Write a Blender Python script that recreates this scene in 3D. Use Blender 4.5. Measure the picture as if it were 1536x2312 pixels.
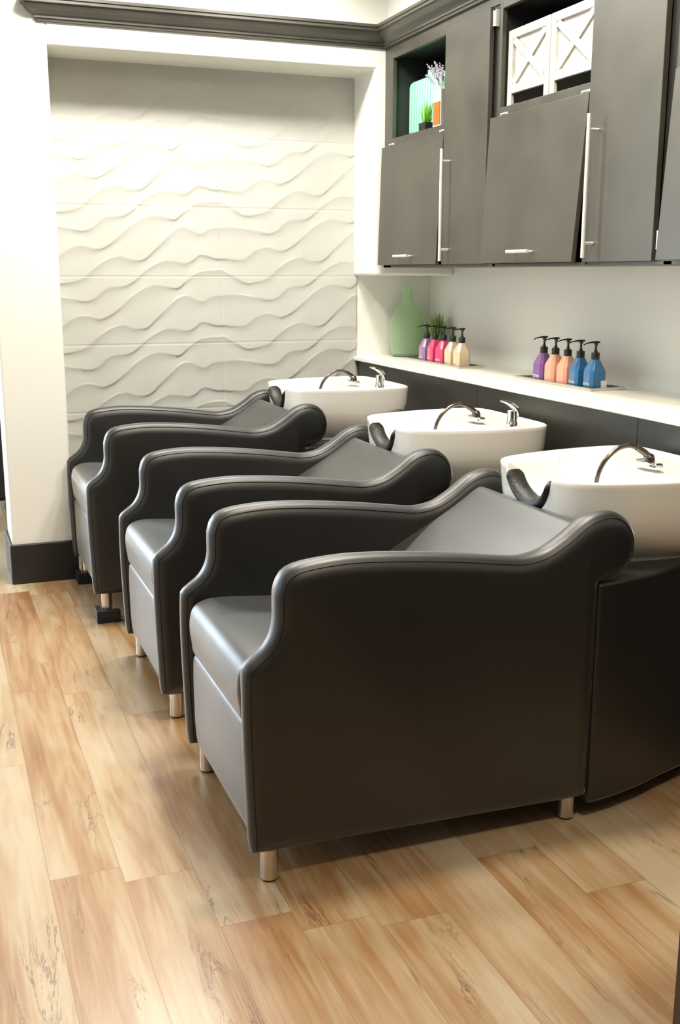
import bpy, bmesh, math, random
from mathutils import Vector, Matrix
random.seed(7)
S = bpy.context.scene
COL = S.collection
for o in list(bpy.data.objects):
    bpy.data.objects.remove(o)

# ------------------------------------------------------------------ camera
YAW, PIT, ROL = 0.36512, 0.22105, 0.0011
cd = bpy.data.cameras.new('camera')
cam = bpy.data.objects.new('camera', cd)
COL.objects.link(cam)
S.camera = cam
cd.sensor_fit = 'VERTICAL'
cd.sensor_height = 36.0
cd.lens = 2401.0 / 2312.0 * 36.0
cd.clip_start = 0.05
fw = Vector((math.sin(YAW) * math.cos(PIT), math.cos(YAW) * math.cos(PIT), -math.sin(PIT)))
rt = Vector((math.cos(YAW), -math.sin(YAW), 0))
up = rt.cross(fw)
c_, s_ = math.cos(ROL), math.sin(ROL)
r2 = rt * c_ + up * s_
u2 = up * c_ - rt * s_
cam.matrix_world = Matrix(((r2.x, u2.x, -fw.x, 0), (r2.y, u2.y, -fw.y, 0), (r2.z, u2.z, -fw.z, 1.4), (0, 0, 0, 1)))

# ------------------------------------------------------------------ world, light, exposure
W = bpy.data.worlds.new('world')
S.world = W
W.use_nodes = True
W.node_tree.nodes['Background'].inputs[0].default_value = (0.85, 0.93, 1.0, 1)
W.node_tree.nodes['Background'].inputs[1].default_value = 0.6
S.view_settings.view_transform = 'Standard'
S.view_settings.look = 'None'
S.view_settings.gamma = 1
S.view_settings.use_curve_mapping = False
S.view_settings.exposure = 0.42
COOL = (0.74, 0.87, 1.0)
KEY = (1.0, 0.985, 0.905)
AMBER = (1.0, 0.87, 0.70)
# x, y, watts, colour of each recessed light
CANS = [(1.46, 4.42, 22, KEY), (1.20, 2.42, 28, AMBER), (1.20, 0.60, 19, AMBER), (0.70, 4.36, 24, KEY), (-0.90, 3.30, 5, KEY), (-0.90, 0.60, 5, AMBER), (1.62, 3.05, 14, KEY)]  # the last one is an added light to brighten the basins


def area(name, loc, target, sx, sy, power, color):
    ld = bpy.data.lights.new(name, 'AREA')
    ld.shape = 'RECTANGLE'
    ld.size, ld.size_y = sx, sy
    ld.energy = power
    ld.color = color
    o = bpy.data.objects.new(name, ld)
    o.location = loc
    o.rotation_euler = (Vector(target) - Vector(loc)).to_track_quat('-Z', 'Y').to_euler()
    COL.objects.link(o)
    return o


area('window_daylight', (-2.95, 3.2, 1.55), (0, 3.2, 1.35), 3.6, 1.9, 30, COOL)
area('shopfront_daylight', (-1.3, 8.15, 1.4), (-0.2, 4.0, 1.0), 3.0, 2.2, 250, COOL)


# ------------------------------------------------------------------ materials
def ramp(nt, src, stops):
    r = nt.nodes.new('ShaderNodeValToRGB')
    el = r.color_ramp.elements
    while len(el) < len(stops):
        el.new(0.5)
    for e, (p, c) in zip(el, stops):
        e.position = p
        e.color = (c[0], c[1], c[2], 1) if len(c) > 2 else c
    nt.links.new(src, r.inputs[0])
    return r.outputs[0]


def mat(name, color, rough=0.5, metal=0.0, var=0.06, scale=8.0, bump=0.0, bscale=200.0, ior=1.5, stretch=None, coat=0.0, rvar=0.0, dist=0.002):
    m = bpy.data.materials.new(name)
    m.use_nodes = True
    nt = m.node_tree
    b = nt.nodes['Principled BSDF']
    tc = nt.nodes.new('ShaderNodeTexCoord')
    mp = nt.nodes.new('ShaderNodeMapping')
    if stretch:
        mp.inputs['Scale'].default_value = stretch
    nt.links.new(tc.outputs['Object'], mp.inputs[0])
    n = nt.nodes.new('ShaderNodeTexNoise')
    n.inputs['Scale'].default_value = scale
    n.inputs['Detail'].default_value = 4
    nt.links.new(mp.outputs[0], n.inputs['Vector'])
    lo = [c * (1 - var) for c in color]
    hi = [min(1, c * (1 + var)) for c in color]
    nt.links.new(ramp(nt, n.outputs['Fac'], [(0.3, lo), (0.7, hi)]), b.inputs['Base Color'])
    b.inputs['Roughness'].default_value = rough
    if rvar:
        mr = nt.nodes.new('ShaderNodeMapRange')
        mr.inputs[1].default_value = 0.3
        mr.inputs[2].default_value = 0.7
        mr.inputs[3].default_value = rough - rvar
        mr.inputs[4].default_value = rough + rvar
        nt.links.new(n.outputs['Fac'], mr.inputs[0])
        nt.links.new(mr.outputs[0], b.inputs['Roughness'])
    b.inputs['Metallic'].default_value = metal
    b.inputs['IOR'].default_value = ior
    b.inputs['Coat Weight'].default_value = coat
    b.inputs['Coat Roughness'].default_value = 0.15
    if bump:
        n2 = nt.nodes.new('ShaderNodeTexNoise')
        n2.inputs['Scale'].default_value = bscale
        n2.inputs['Detail'].default_value = 3
        nt.links.new(mp.outputs[0], n2.inputs['Vector'])
        bp = nt.nodes.new('ShaderNodeBump')
        bp.inputs['Strength'].default_value = bump
        bp.inputs['Distance'].default_value = dist
        nt.links.new(n2.outputs['Fac'], bp.inputs['Height'])
        nt.links.new(bp.outputs[0], b.inputs['Normal'])
    return m


def glassy(name, color, rough=0.1, trans=0.8, ior=1.3):
    m = mat(name, color, rough, ior=ior)
    b = m.node_tree.nodes['Principled BSDF']
    b.inputs['Transmission Weight'].default_value = trans
    return m


M_WALL = mat('wall_paint', (0.80, 0.785, 0.72), 0.55, var=0.015, scale=2, bump=0.05, bscale=120)
M_DWALL = mat('front_wall_darkened', (0.05, 0.045, 0.04), 0.6, var=0.05)  # shade put into the unseen front wall so the leather sides reflect little
M_CEIL = mat('ceiling_paint', (0.80, 0.775, 0.70), 0.7, var=0.01)
M_TILE = mat('wave_tile', (0.49, 0.48, 0.44), 0.45, var=0.02, scale=3)
M_GROUT = mat('grout', (0.42, 0.39, 0.33), 0.8)
M_TRIM = mat('charcoal_trim_paint', (0.06, 0.054, 0.043), 0.38, var=0.15, scale=6, ior=1.55)
M_BASE = mat('black_baseboard_paint', (0.014, 0.013, 0.012), 0.45, var=0.1)
M_CAB = mat('charcoal_cabinet_paint', (0.055, 0.0505, 0.038), 0.40, var=0.22, scale=4, bump=0.08, bscale=90, rvar=0.05, ior=1.6)
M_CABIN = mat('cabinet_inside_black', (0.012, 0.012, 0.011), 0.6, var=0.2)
M_PANEL = mat('dark_laminate', (0.022, 0.020, 0.016), 0.40, var=0.3, scale=4, bump=0.1, bscale=150, rvar=0.08, ior=1.55)
M_LEATHER = mat('black_leatherette', (0.0045, 0.0045, 0.0043), 0.42, var=0.08, scale=14, bump=0.16, bscale=700, dist=0.0006, rvar=0.03, ior=1.35)
_lb = M_LEATHER.node_tree.nodes['Principled BSDF']
_lb.inputs['Coat Weight'].default_value = 0.9
_lb.inputs['Coat Roughness'].default_value = 0.46
_lb.inputs['Coat IOR'].default_value = 1.5
_lb.inputs['Sheen Weight'].default_value = 0.6
_lb.inputs['Sheen Roughness'].default_value = 0.28
_lb.inputs['Sheen Tint'].default_value = (0.95, 0.95, 0.9, 1)
M_SEAM = mat('seam_thread', (0.008, 0.008, 0.007), 0.7)
M_CERAMIC = mat('white_glazed_ceramic', (0.84, 0.815, 0.75), 0.16, var=0.01, coat=0.4)
M_RUBBER = mat('black_gel_rubber', (0.014, 0.014, 0.012), 0.38, var=0.3, scale=30, bump=0.8, bscale=260, dist=0.002)
M_CHROME = mat('chrome', (0.80, 0.79, 0.77), 0.10, metal=1.0, var=0.02)
M_STEEL = mat('brushed_steel', (0.66, 0.60, 0.53), 0.28, metal=1.0, var=0.05, scale=60, stretch=(8, 8, 0.3))
M_NICKEL = mat('satin_nickel', (0.86, 0.84, 0.78), 0.38, metal=0.55, var=0.03, scale=40)
M_HOSE = mat('dark_metal_hose', (0.13, 0.11, 0.095), 0.22, metal=0.9, var=0.1, scale=60)
M_QUARTZ = mat('white_quartz', (0.83, 0.805, 0.72), 0.25, var=0.02, scale=4)
M_BLOCK = mat('black_rubber_block', (0.008, 0.008, 0.008), 0.6)
M_PLASTIC = mat('black_pump_plastic', (0.010, 0.010, 0.009), 0.35)
M_BROWN = mat('dark_brown_wood', (0.035, 0.014, 0.006), 0.4, var=0.3, scale=10, stretch=(8, 8, 1))
M_DFAB = mat('dark_upholstery', (0.01, 0.01, 0.012), 0.6)


def make_floor_mat():
    m = bpy.data.materials.new('oak_plank_floor')
    m.use_nodes = True
    nt = m.node_tree
    L = nt.links.new
    b = nt.nodes['Principled BSDF']
    N = nt.nodes.new
    tc = N('ShaderNodeTexCoord')
    sep = N('ShaderNodeSeparateXYZ')
    L(tc.outputs['Object'], sep.inputs[0])

    def mth(op, a, bb=None, c=None):
        n = N('ShaderNodeMath')
        n.operation = op
        for i, v in enumerate((a, bb, c)):
            if v is None:
                continue
            if isinstance(v, (int, float)):
                n.inputs[i].default_value = v
            else:
                L(v, n.inputs[i])
        return n.outputs[0]

    u = mth('DIVIDE', mth('ADD', sep.outputs[0], 10 * 0.165 - 0.167), 0.165)
    ci = mth('FLOOR', u)
    fu = mth('FRACT', u)
    wn = N('ShaderNodeTexWhiteNoise')
    wn.noise_dimensions = '1D'
    L(ci, wn.inputs['W'])
    v = mth('ADD', mth('DIVIDE', sep.outputs[1], 1.22), mth('MULTIPLY', wn.outputs['Value'], 3.0))
    ri = mth('FLOOR', v)
    fv = mth('FRACT', v)
    cmb = N('ShaderNodeCombineXYZ')
    L(ci, cmb.inputs[0])
    L(ri, cmb.inputs[1])
    wn2 = N('ShaderNodeTexWhiteNoise')
    wn2.noise_dimensions = '3D'
    L(cmb.outputs[0], wn2.inputs['Vector'])
    pid = wn2.outputs['Value']
    # per plank shifted coordinates
    off = N('ShaderNodeVectorMath')
    off.operation = 'SCALE'
    L(wn2.outputs['Color'], off.inputs[0])
    off.inputs['Scale'].default_value = 23.0
    add = N('ShaderNodeVectorMath')
    add.operation = 'ADD'
    L(tc.outputs['Object'], add.inputs[0])
    L(off.outputs[0], add.inputs[1])

    def noise(sc, st, det=4, dist=0.0, rough=0.5):
        mp = N('ShaderNodeMapping')
        mp.inputs['Scale'].default_value = st
        L(add.outputs[0], mp.inputs[0])
        n = N('ShaderNodeTexNoise')
        n.inputs['Scale'].default_value = sc
        n.inputs['Detail'].default_value = det
        n.inputs['Distortion'].default_value = dist
        n.inputs['Roughness'].default_value = rough
        L(mp.outputs[0], n.inputs['Vector'])
        return n.outputs['Fac']

    big = noise(1.0, (5, 0.9, 1), 3, 0.8)
    mid = noise(1.0, (34, 2.4, 1), 6, 1.2)
    fine = noise(1.0, (330, 7, 1), 3, 0.2)
    t = mth('ADD', mth('MULTIPLY', big, 1.0), mth('MULTIPLY', mid, 0.55))
    t = mth('ADD', t, mth('MULTIPLY', pid, 0.26))
    t = mth('ADD', t, mth('MULTIPLY', fine, 0.14))
    colr = ramp(nt, mth('DIVIDE', t, 2.0), [(0.38, (0.48, 0.38, 0.25)), (0.48, (0.41, 0.28, 0.155)), (0.565, (0.33, 0.175, 0.07)), (0.66, (0.20, 0.085, 0.03))])
    # cracks
    cr = noise(1.0, (8, 0.9, 1), 7, 1.4, 0.66)
    ridge = mth('ABSOLUTE', mth('SUBTRACT', cr, 0.5))
    crm = N('ShaderNodeMapRange')
    crm.inputs[1].default_value = 0.0
    crm.inputs[2].default_value = 0.012
    crm.inputs[3].default_value = 1.0
    crm.inputs[4].default_value = 0.0
    L(ridge, crm.inputs[0])
    gate = noise(1.0, (7, 2.2, 1), 2, 0.3)
    gm = N('ShaderNodeMapRange')
    gm.inputs[1].default_value = 0.54
    gm.inputs[2].default_value = 0.64
    L(gate, gm.inputs[0])
    crack = mth('MULTIPLY', crm.outputs[0], gm.outputs[0])
    # seams
    du = mth('MINIMUM', fu, mth('SUBTRACT', 1.0, fu))
    dv = mth('MINIMUM', fv, mth('SUBTRACT', 1.0, fv))
    sm = mth('MAXIMUM', mth('LESS_THAN', du, 0.008), mth('LESS_THAN', dv, 0.0012))
    mx = N('ShaderNodeMix')
    mx.data_type = 'RGBA'
    L(mth('MULTIPLY', crack, 0.9), mx.inputs['Factor'])
    L(colr, mx.inputs['A'])
    mx.inputs['B'].default_value = (0.10, 0.045, 0.018, 1)
    mx2 = N('ShaderNodeMix')
    mx2.data_type = 'RGBA'
    L(mth('MULTIPLY', sm, 0.42), mx2.inputs['Factor'])
    L(mx.outputs['Result'], mx2.inputs['A'])
    mx2.inputs['B'].default_value = (0.16, 0.085, 0.04, 1)
    L(mx2.outputs['Result'], b.inputs['Base Color'])
    b.inputs['Roughness'].default_value = 0.33
    b.inputs['IOR'].default_value = 1.85
    bp = N('ShaderNodeBump')
    bp.inputs['Strength'].default_value = 0.25
    bp.inputs['Distance'].default_value = 0.001
    L(mth('SUBTRACT', fine, mth('MULTIPLY', sm, 1.5)), bp.inputs['Height'])
    L(bp.outputs[0], b.inputs['Normal'])
    return m


M_FLOOR = make_floor_mat()


# ------------------------------------------------------------------ mesh helpers
def obj(name, bm, m, parent=None, smooth=False, loc=None, sharp=None):
    me = bpy.data.meshes.new(name)
    bmesh.ops.recalc_face_normals(bm, faces=bm.faces)
    if smooth:
        for f in bm.faces:
            f.smooth = True
    bm.to_mesh(me)
    bm.free()
    if sharp is not None:
        me.set_sharp_from_angle(angle=math.radians(sharp))
    me.materials.append(m)
    o = bpy.data.objects.new(name, me)
    COL.objects.link(o)
    if parent:
        o.parent = parent
    if loc:
        o.location = loc
    return o


def bevel(o, w, seg=2, ang=35):
    md = o.modifiers.new('bevel', 'BEVEL')
    md.width = w
    md.segments = seg
    md.limit_method = 'ANGLE'
    md.angle_limit = math.radians(ang)
    md.harden_normals = False
    for p in o.data.polygons:
        p.use_smooth = True
    md2 = o.modifiers.new('wn', 'WEIGHTED_NORMAL')
    md2.keep_sharp = True
    return o


def box(bm, x0, x1, y0, y1, z0, z1, mtx=None):
    vs = [Vector((x, y, z)) for x in (x0, x1) for y in (y0, y1) for z in (z0, z1)]
    if mtx:
        vs = [mtx @ v for v in vs]
    v = [bm.verts.new(p) for p in vs]
    for f in ((0, 1, 3, 2), (4, 6, 7, 5), (0, 4, 5, 1), (2, 3, 7, 6), (0, 2, 6, 4), (1, 5, 7, 3)):
        bm.faces.new([v[i] for i in f])


def boxes(name, lst, m, parent=None, bev=0.0, seg=2):
    bm = bmesh.new()
    for b in lst:
        box(bm, *b)
    o = obj(name, bm, m, parent)
    if bev:
        bevel(o, bev, seg)
    return o


def loft(bm, rings, closed=True, cap0=True, cap1=True):
    R = [[bm.verts.new(p) for p in r] for r in rings]
    n = len(R[0])
    for a, b in zip(R, R[1:]):
        for i in range(n if closed else n - 1):
            j = (i + 1) % n
            try:
                bm.faces.new((a[i], a[j], b[j], b[i]))
            except ValueError:
                pass
    if cap0:
        bm.faces.new(R[0])
    if cap1:
        bm.faces.new(R[-1][::-1])
    return R


def lathe(bm, prof, cx=0, cy=0, cz=0, n=28, cap0=True, cap1=True, sx=1, sy=1):
    rings = []
    for r, z in prof:
        rings.append([Vector((cx + sx * r * math.cos(2 * math.pi * i / n), cy + sy * r * math.sin(2 * math.pi * i / n), cz + z)) for i in range(n)])
    loft(bm, rings, True, cap0, cap1)


def tube(bm, pts, r, n=8, cap=True):
    pts = [Vector(p) for p in pts]
    rad = r if isinstance(r, (list, tuple)) else [r] * len(pts)
    rings = []
    prev = None
    for i, p in enumerate(pts):
        d = (pts[min(i + 1, len(pts) - 1)] - pts[max(i - 1, 0)]).normalized()
        if prev is None:
            a = d.orthogonal().normalized()
        else:
            a = (prev - d * prev.dot(d)).normalized()
        prev = a
        b = d.cross(a)
        rings.append([p + (a * math.cos(2 * math.pi * k / n) + b * math.sin(2 * math.pi * k / n)) * rad[i] for k in range(n)])
    loft(bm, rings, True, cap, cap)


def cr(P, per=8, closed=False):
    """Catmull-Rom through 2D or 3D points"""
    P = [Vector(p) for p in P]
    n = len(P)
    out = []
    rng = range(n if closed else n - 1)
    for i in rng:
        if closed:
            p0, p1, p2, p3 = P[(i - 1) % n], P[i], P[(i + 1) % n], P[(i + 2) % n]
        else:
            p0, p1, p2, p3 = P[max(i - 1, 0)], P[i], P[i + 1], P[min(i + 2, n - 1)]
        for k in range(per):
            t = k / per
            out.append(0.5 * ((2 * p1) + (p2 - p0) * t + (2 * p0 - 5 * p1 + 4 * p2 - p3) * t * t + (3 * p1 - p0 - 3 * p2 + p3) * t ** 3))
    if not closed:
        out.append(P[-1])
    return out


def prism_xz(bm, poly, y0, y1):
    a = [bm.verts.new((p[0], y0, p[1])) for p in poly]
    b = [bm.verts.new((p[0], y1, p[1])) for p in poly]
    n = len(poly)
    bm.faces.new(a)
    bm.faces.new(b[::-1])
    for i in range(n):
        j = (i + 1) % n
        bm.faces.new((a[i], b[i], b[j], a[j]))


def prism_yz(bm, poly, x0, x1):
    a = [bm.verts.new((x0, p[0], p[1])) for p in poly]
    b = [bm.verts.new((x1, p[0], p[1])) for p in poly]
    n = len(poly)
    bm.faces.new(a)
    bm.faces.new(b[::-1])
    for i in range(n):
        j = (i + 1) % n
        bm.faces.new((a[i], b[i], b[j], a[j]))


def thing(name, label, cat, loc=(0, 0, 0), group=None, rz=0.0):
    o = bpy.data.objects.new(name, None)
    COL.objects.link(o)
    o.location = loc
    o.rotation_euler = (0, 0, rz)
    tag(o, label, cat, group)
    return o


def tag(o, label, cat, group=None):
    o['label'] = label
    o['category'] = cat
    if group:
        o['group'] = group
    return o


def struct(o):
    o['kind'] = 'structure'
    return o


def copy_tree(o, parent=None):
    c = o.copy()
    COL.objects.link(c)
    if parent:
        c.parent = parent
    for ch in list(o.children):
        copy_tree(ch, c)
    return c


# ------------------------------------------------------------------ the room
Y1, Y2, Y3 = 4.933, 5.20, 5.203        # wall face, tile face, wall behind the counter end
XW = 2.50
XJ = 2.072                            # right side of the recess
ZC = 2.85
ZS = 2.337                            # head of the recess
struct(boxes('floor', [(-3.1, 2.7, -2.6, 8.2, -0.1, 0)], M_FLOOR))
struct(boxes('ceiling', [(-3.1, 2.7, -2.6, 8.2, ZC, ZC + 0.1)], M_CEIL))
# back wall: column, head over the recess, and hanging pier on the right
bm = bmesh.new()
box(bm, 0.283, 0.56, Y1, 5.24, 0, ZC)
o = obj('wall_back', bm, M_WALL)
bevel(o, 0.012, 3)
struct(o)
bm = bmesh.new()
poly = [(0.555, ZC), (0.555, ZS), (2.062, ZS), (2.062, 1.388), (XW, 1.388), (XW, ZC)]
a = [bm.verts.new((p[0], Y1, p[1])) for p in poly]
b = [bm.verts.new((p[0], 5.5, p[1])) for p in poly]
bm.faces.new(a)
bm.faces.new(b[::-1])
for i in range(6):
    j = (i + 1) % 6
    bm.faces.new((a[i], b[i], b[j], a[j]))
o = obj('wall_back_head', bm, M_WALL)
bevel(o, 0.014, 3)
struct(o)
struct(boxes('wall_back_counter', [(XJ - 0.01, XW + 0.01, Y3, 5.5, 0, 1.5)], M_WALL))
struct(boxes('wall_right', [(XW, XW + 0.12, -2.6, 5.5, 0, ZC)], M_WALL))
struct(boxes('wall_soffit', [(2.125, XW + 0.01, 0.2, Y1, 2.48, ZC)], M_WALL))
struct(boxes('wall_front', [(-3.1, 2.7, -2.7, -2.6, 0, ZC)], M_DWALL))
struct(boxes('wall_far', [(-3.1, 2.7, 8.2, 8.3, 0, ZC)], M_WALL))
wy0, wy1, wz0, wz1 = 1.3, 5.1, 0.55, 2.55
struct(boxes('wall_left', [(-3.1, -3.0, -2.6, wy0, 0, ZC), (-3.1, -3.0, wy1, 8.2, 0, ZC), (-3.1, -3.0, wy0, wy1, 0, wz0), (-3.1, -3.0, wy0, wy1, wz1, ZC)], M_WALL))
fr = []
for y in (wy0, (2 * wy0 + wy1) / 3, (wy0 + 2 * wy1) / 3, wy1):
    fr.append((-3.09, -3.02, y - 0.025, y + 0.025, wz0, wz1))
fr += [(-3.09, -3.02, wy0, wy1, wz0, wz0 + 0.05), (-3.09, -3.02, wy0, wy1, wz1 - 0.05, wz1)]
struct(boxes('window_1', fr, M_TRIM))

# wave tile recess: real relief
PX = 0.803 / 1390.0                     # drawing units to metres across
TZ = 0.3215
CA = [(-115, 400), (-20, 455), (75, 518), (180, 515), (300, 470), (400, 380), (500, 315), (590, 295), (680, 325), (790, 325), (880, 250), (980, 150), (1060, 70), (1140, 50), (1200, 80), (1280, 105), (1350, 65), (1450, 55)]
CB = [(-115, 625), (-20, 618), (80, 620), (180, 640), (300, 670), (380, 640), (460, 570), (520, 548), (640, 540), (720, 490), (800, 410), (880, 360), (960, 335), (1060, 340), (1140, 355), (1200, 330), (1260, 285), (1340, 300), (1400, 315), (1450, 315)]
CC = [(-115, 885), (0, 892), (90, 880), (170, 820), (260, 780), (330, 785), (400, 815), (470, 800), (560, 740), (680, 620), (800, 550), (900, 535), (980, 550), (1060, 565), (1130, 510), (1210, 440), (1300, 412), (1450, 400)]
PER = 570.0


def sample(C, x):
    if x <= C[0][0]:
        return C[0][1]
    for i in range(len(C) - 1):
        if x <= C[i + 1][0]:
            p1, p2 = C[i], C[i + 1]
            p0 = C[max(i - 1, 0)]
            p3 = C[min(i + 2, len(C) - 1)]
            h = p2[0] - p1[0]
            t = (x - p1[0]) / h
            m1 = (p2[1] - p0[1]) / (p2[0] - p0[0]) * h
            m2 = (p3[1] - p1[1]) / (p3[0] - p1[0]) * h
            t2, t3 = t * t, t ** 3
            return (2 * t3 - 3 * t2 + 1) * p1[1] + (t3 - 2 * t2 + t) * m1 + (-2 * t3 + 3 * t2) * p2[1] + (t3 - t2) * m2
    return C[-1][1]


def crest_set(X):
    """crest heights (in drawing units, modulo PER) at world X, and a local strength"""
    u = 57 + (X - 0.561) / PX
    width = 1565.0
    shift = 0
    if u > 1450:
        u -= width
    v = [sample(C, u) for C in (CA, CB, CC)]
    return u, v


def tile_mesh():
    nx, nz = 330, 560
    x0, x1, z0, z1 = 0.545, 2.078, 0.0, 2.36
    verts = []
    ztop = 1.703          # a joint, drawing v = 460 lies on the joint z=1.384
    cols = []
    for i in range(nx + 1):
        X = x0 + (x1 - x0) * i / nx
        u, v = crest_set(X)
        # joint is v=460 ; convert to fraction of the tile period
        fr_ = sorted([((a - 460.0) / PER) % 1.0 for a in v])
        cols.append((X, fr_, u))
    for k in range(nz + 1):
        Z = z0 + (z1 - z0) * k / nz
        # the lowest tile row is deeper than the smooth one under the head
        f = ((1.384 - Z) / TZ) % 1.0
        row = int(math.floor((1.384 - Z) / TZ))
        for X, fs, u in cols:
            # previous crest above (smaller v) and next crest below
            prev, nxt = fs[-1] - 1.0, fs[0]
            for q in range(len(fs)):
                if fs[q] <= f:
                    prev = fs[q]
                    nxt = fs[q + 1] if q + 1 < len(fs) else fs[0] + 1.0
            gap = max(nxt - prev, 1e-4)
            t = (f - prev) / gap
            amp = 0.0056 * min(1.0, gap / 0.30) ** 0.9
            e = 0.5                           # soft width of the step
            rise = t ** 1.1
            if t < e:
                s = t / e
                s = 1 - s
                rise = max(s ** 2.2, 0.0) + (1 - s ** 2.2) * (t ** 1.1) * 1.0
            h = amp * rise
            if row < -2:
                h *= 0.55
            # thin joints
            dz = min(f, 1 - f) * TZ
            if dz < 0.0018 or abs(X - 1.362) < 0.0018:
                h -= 0.0018
            verts.append((X, Y2 - h, Z))
    faces = []
    w = nx + 1
    for k in range(nz):
        for i in range(nx):
            a = k * w + i
            faces.append((a, a + 1, a + w + 1, a + w))
    me = bpy.data.meshes.new('wall_recess')
    me.from_pydata(verts, [], faces)
    for p in me.polygons:
        p.use_smooth = True
    me.materials.append(M_TILE)
    o = bpy.data.objects.new('wall_recess', me)
    COL.objects.link(o)
    sd = o.modifiers.new('solid', 'SOLIDIFY')
    sd.thickness = 0.05
    sd.offset = -1
    return o


struct(tile_mesh())
struct(boxes('wall_recess_backing', [(0.5, XJ, Y2 + 0.06, 5.5, 0, 2.4)], M_WALL))

# baseboard round the column
o = boxes('baseboard_back', [(0.270, 0.574, Y1 - 0.014, 5.245, 0, 0.186)], M_BASE, bev=0.006)
struct(o)

# crown moulding profile (out, up)
CP = [(0.0, -0.012), (0.012, -0.012), (0.014, 0.0), (0.020, 0.002), (0.020, 0.012), (0.030, 0.020), (0.050, 0.034), (0.062, 0.052), (0.066, 0.060), (0.074, 0.062), (0.074, 0.076), (0.080, 0.078), (0.080, 0.092), (0.0, 0.092)]
CZ = 2.438
CPs = [(a * 0.95, b * 0.85) for a, b in CP]


def crown_back():
    bm = bmesh.new()
    left, right = 0.530, 2.112
    rings = []
    # mitred return on the left end: profile pulled in towards the wall face
    rings.append([Vector((left - a, Y1 + 0.004, CZ + b)) for a, b in CPs])
    rings.append([Vector((left - a, Y1 - a, CZ + b)) for a, b in CPs])
    rings.append([Vector((right - a, Y1 - a, CZ + b)) for a, b in CPs])
    loft(bm, rings)
    return obj('trim_1', bm, M_TRIM)


def crown_cab():
    bm = bmesh.new()
    rings = [[Vector((2.112 - a, Y1 - a, CZ + b)) for a, b in CPs], [Vector((2.112 - a, 0.2, CZ + b)) for a, b in CPs]]
    loft(bm, rings)
    return obj('trim_2', bm, M_CAB)


struct(crown_back())
struct(crown_cab())

# ------------------------------------------------------------------ ceiling lights
M_GLOW = bpy.data.materials.new('lamp_glow')
M_GLOW.use_nodes = True
_b = M_GLOW.node_tree.nodes['Principled BSDF']
_b.inputs['Emission Color'].default_value = (1.0, 0.92, 0.8, 1)
_b.inputs['Emission Strength'].default_value = 12
M_RIM = mat('lamp_rim_white', (0.8, 0.78, 0.74), 0.5)
wheres = ['over the far shampoo chair, beside the cabinets', 'over the nearest shampoo chair', 'over the bare floor on the cabinet side', 'over the front of the far shampoo chair, beside the tiled recess', 'on the left of the room, farther back', 'on the left of the room, nearer', 'added over the white basins to brighten them, close to the middle cabinet']
for i, (x, y, cw, cc) in enumerate(CANS):
    t = thing('ceiling_light', 'round white recessed light ' + wheres[i], 'ceiling light', (x, y, ZC), 'recessed ceiling lights')
    bm = bmesh.new()
    lathe(bm, [(0.085, 0.0), (0.10, 0.0), (0.10, -0.008), (0.082, -0.010), (0.080, 0.0)], n=32, cap0=False, cap1=False)
    obj('rim', bm, M_RIM, t, True)
    bm = bmesh.new()
    lathe(bm, [(0.081, -0.001), (0.081, -0.004), (0.04, -0.0045)], n=32)
    obj('diffuser', bm, M_GLOW, t, True)
    ld = bpy.data.lights.new('lamp', 'AREA')
    ld.shape = 'DISK'
    ld.size = 0.30
    ld.energy = cw
    ld.color = cc
    ld.spread = math.radians(160)
    lo = bpy.data.objects.new('lamp', ld)
    lo.location = (0, 0, -0.012)
    lo.parent = t
    COL.objects.link(lo)


# ------------------------------------------------------------------ shampoo units
SEAM = [(0.614, 0.102), (0.606, 0.36), (0.606, 0.52), (0.610, 0.538), (0.626, 0.551), (0.653, 0.572), (0.674, 0.604), (0.684, 0.642), (0.685, 0.680), (0.687, 0.712),
        (0.703, 0.743), (0.742, 0.757), (0.83, 0.764), (0.92, 0.761), (1.004, 0.754), (1.08, 0.746), (1.149, 0.737), (1.232, 0.725), (1.295, 0.718), (1.358, 0.728), (1.414, 0.757),
        (1.462, 0.791), (1.492, 0.806), (1.529, 0.813), (1.562, 0.806), (1.588, 0.784), (1.602, 0.750), (1.600, 0.710), (1.578, 0.680), (1.540, 0.664), (1.504, 0.655), (1.502, 0.60), (1.500, 0.35), (1.499, 0.080)]


def dens(P, step=0.012):
    body = cr(P, 10)
    out = [body[0]]
    acc = 0
    for a, b in zip(body, body[1:]):
        acc += (b - a).length
        if acc >= step:
            out.append(b)
            acc = 0
    if (out[-1] - body[-1]).length < step * 0.5:
        out[-1] = body[-1]
    else:
        out.append(body[-1])
    # bottom edge
    a, b = out[-1], out[0]
    n = 40
    for k in range(1, n):
        out.append(a.lerp(b, k / n))
    return out


SP = dens(SEAM)


def poly_offset(P, d, passes=0):
    n = len(P)
    N = []
    for i in range(n):
        t = P[(i + 1) % n] - P[i - 1]
        t.normalize()
        N.append(Vector((-t.y, t.x)))
    for _ in range(3):
        N = [(N[i - 1] + N[i] * 2 + N[(i + 1) % n]).normalized() for i in range(n)]
    Q = [P[i] + N[i] * d for i in range(n)]
    for _ in range(passes):
        Q = [(Q[i - 1] + Q[i] * 2 + Q[(i + 1) % n]) / 4 for i in range(n)]
    return Q


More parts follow.
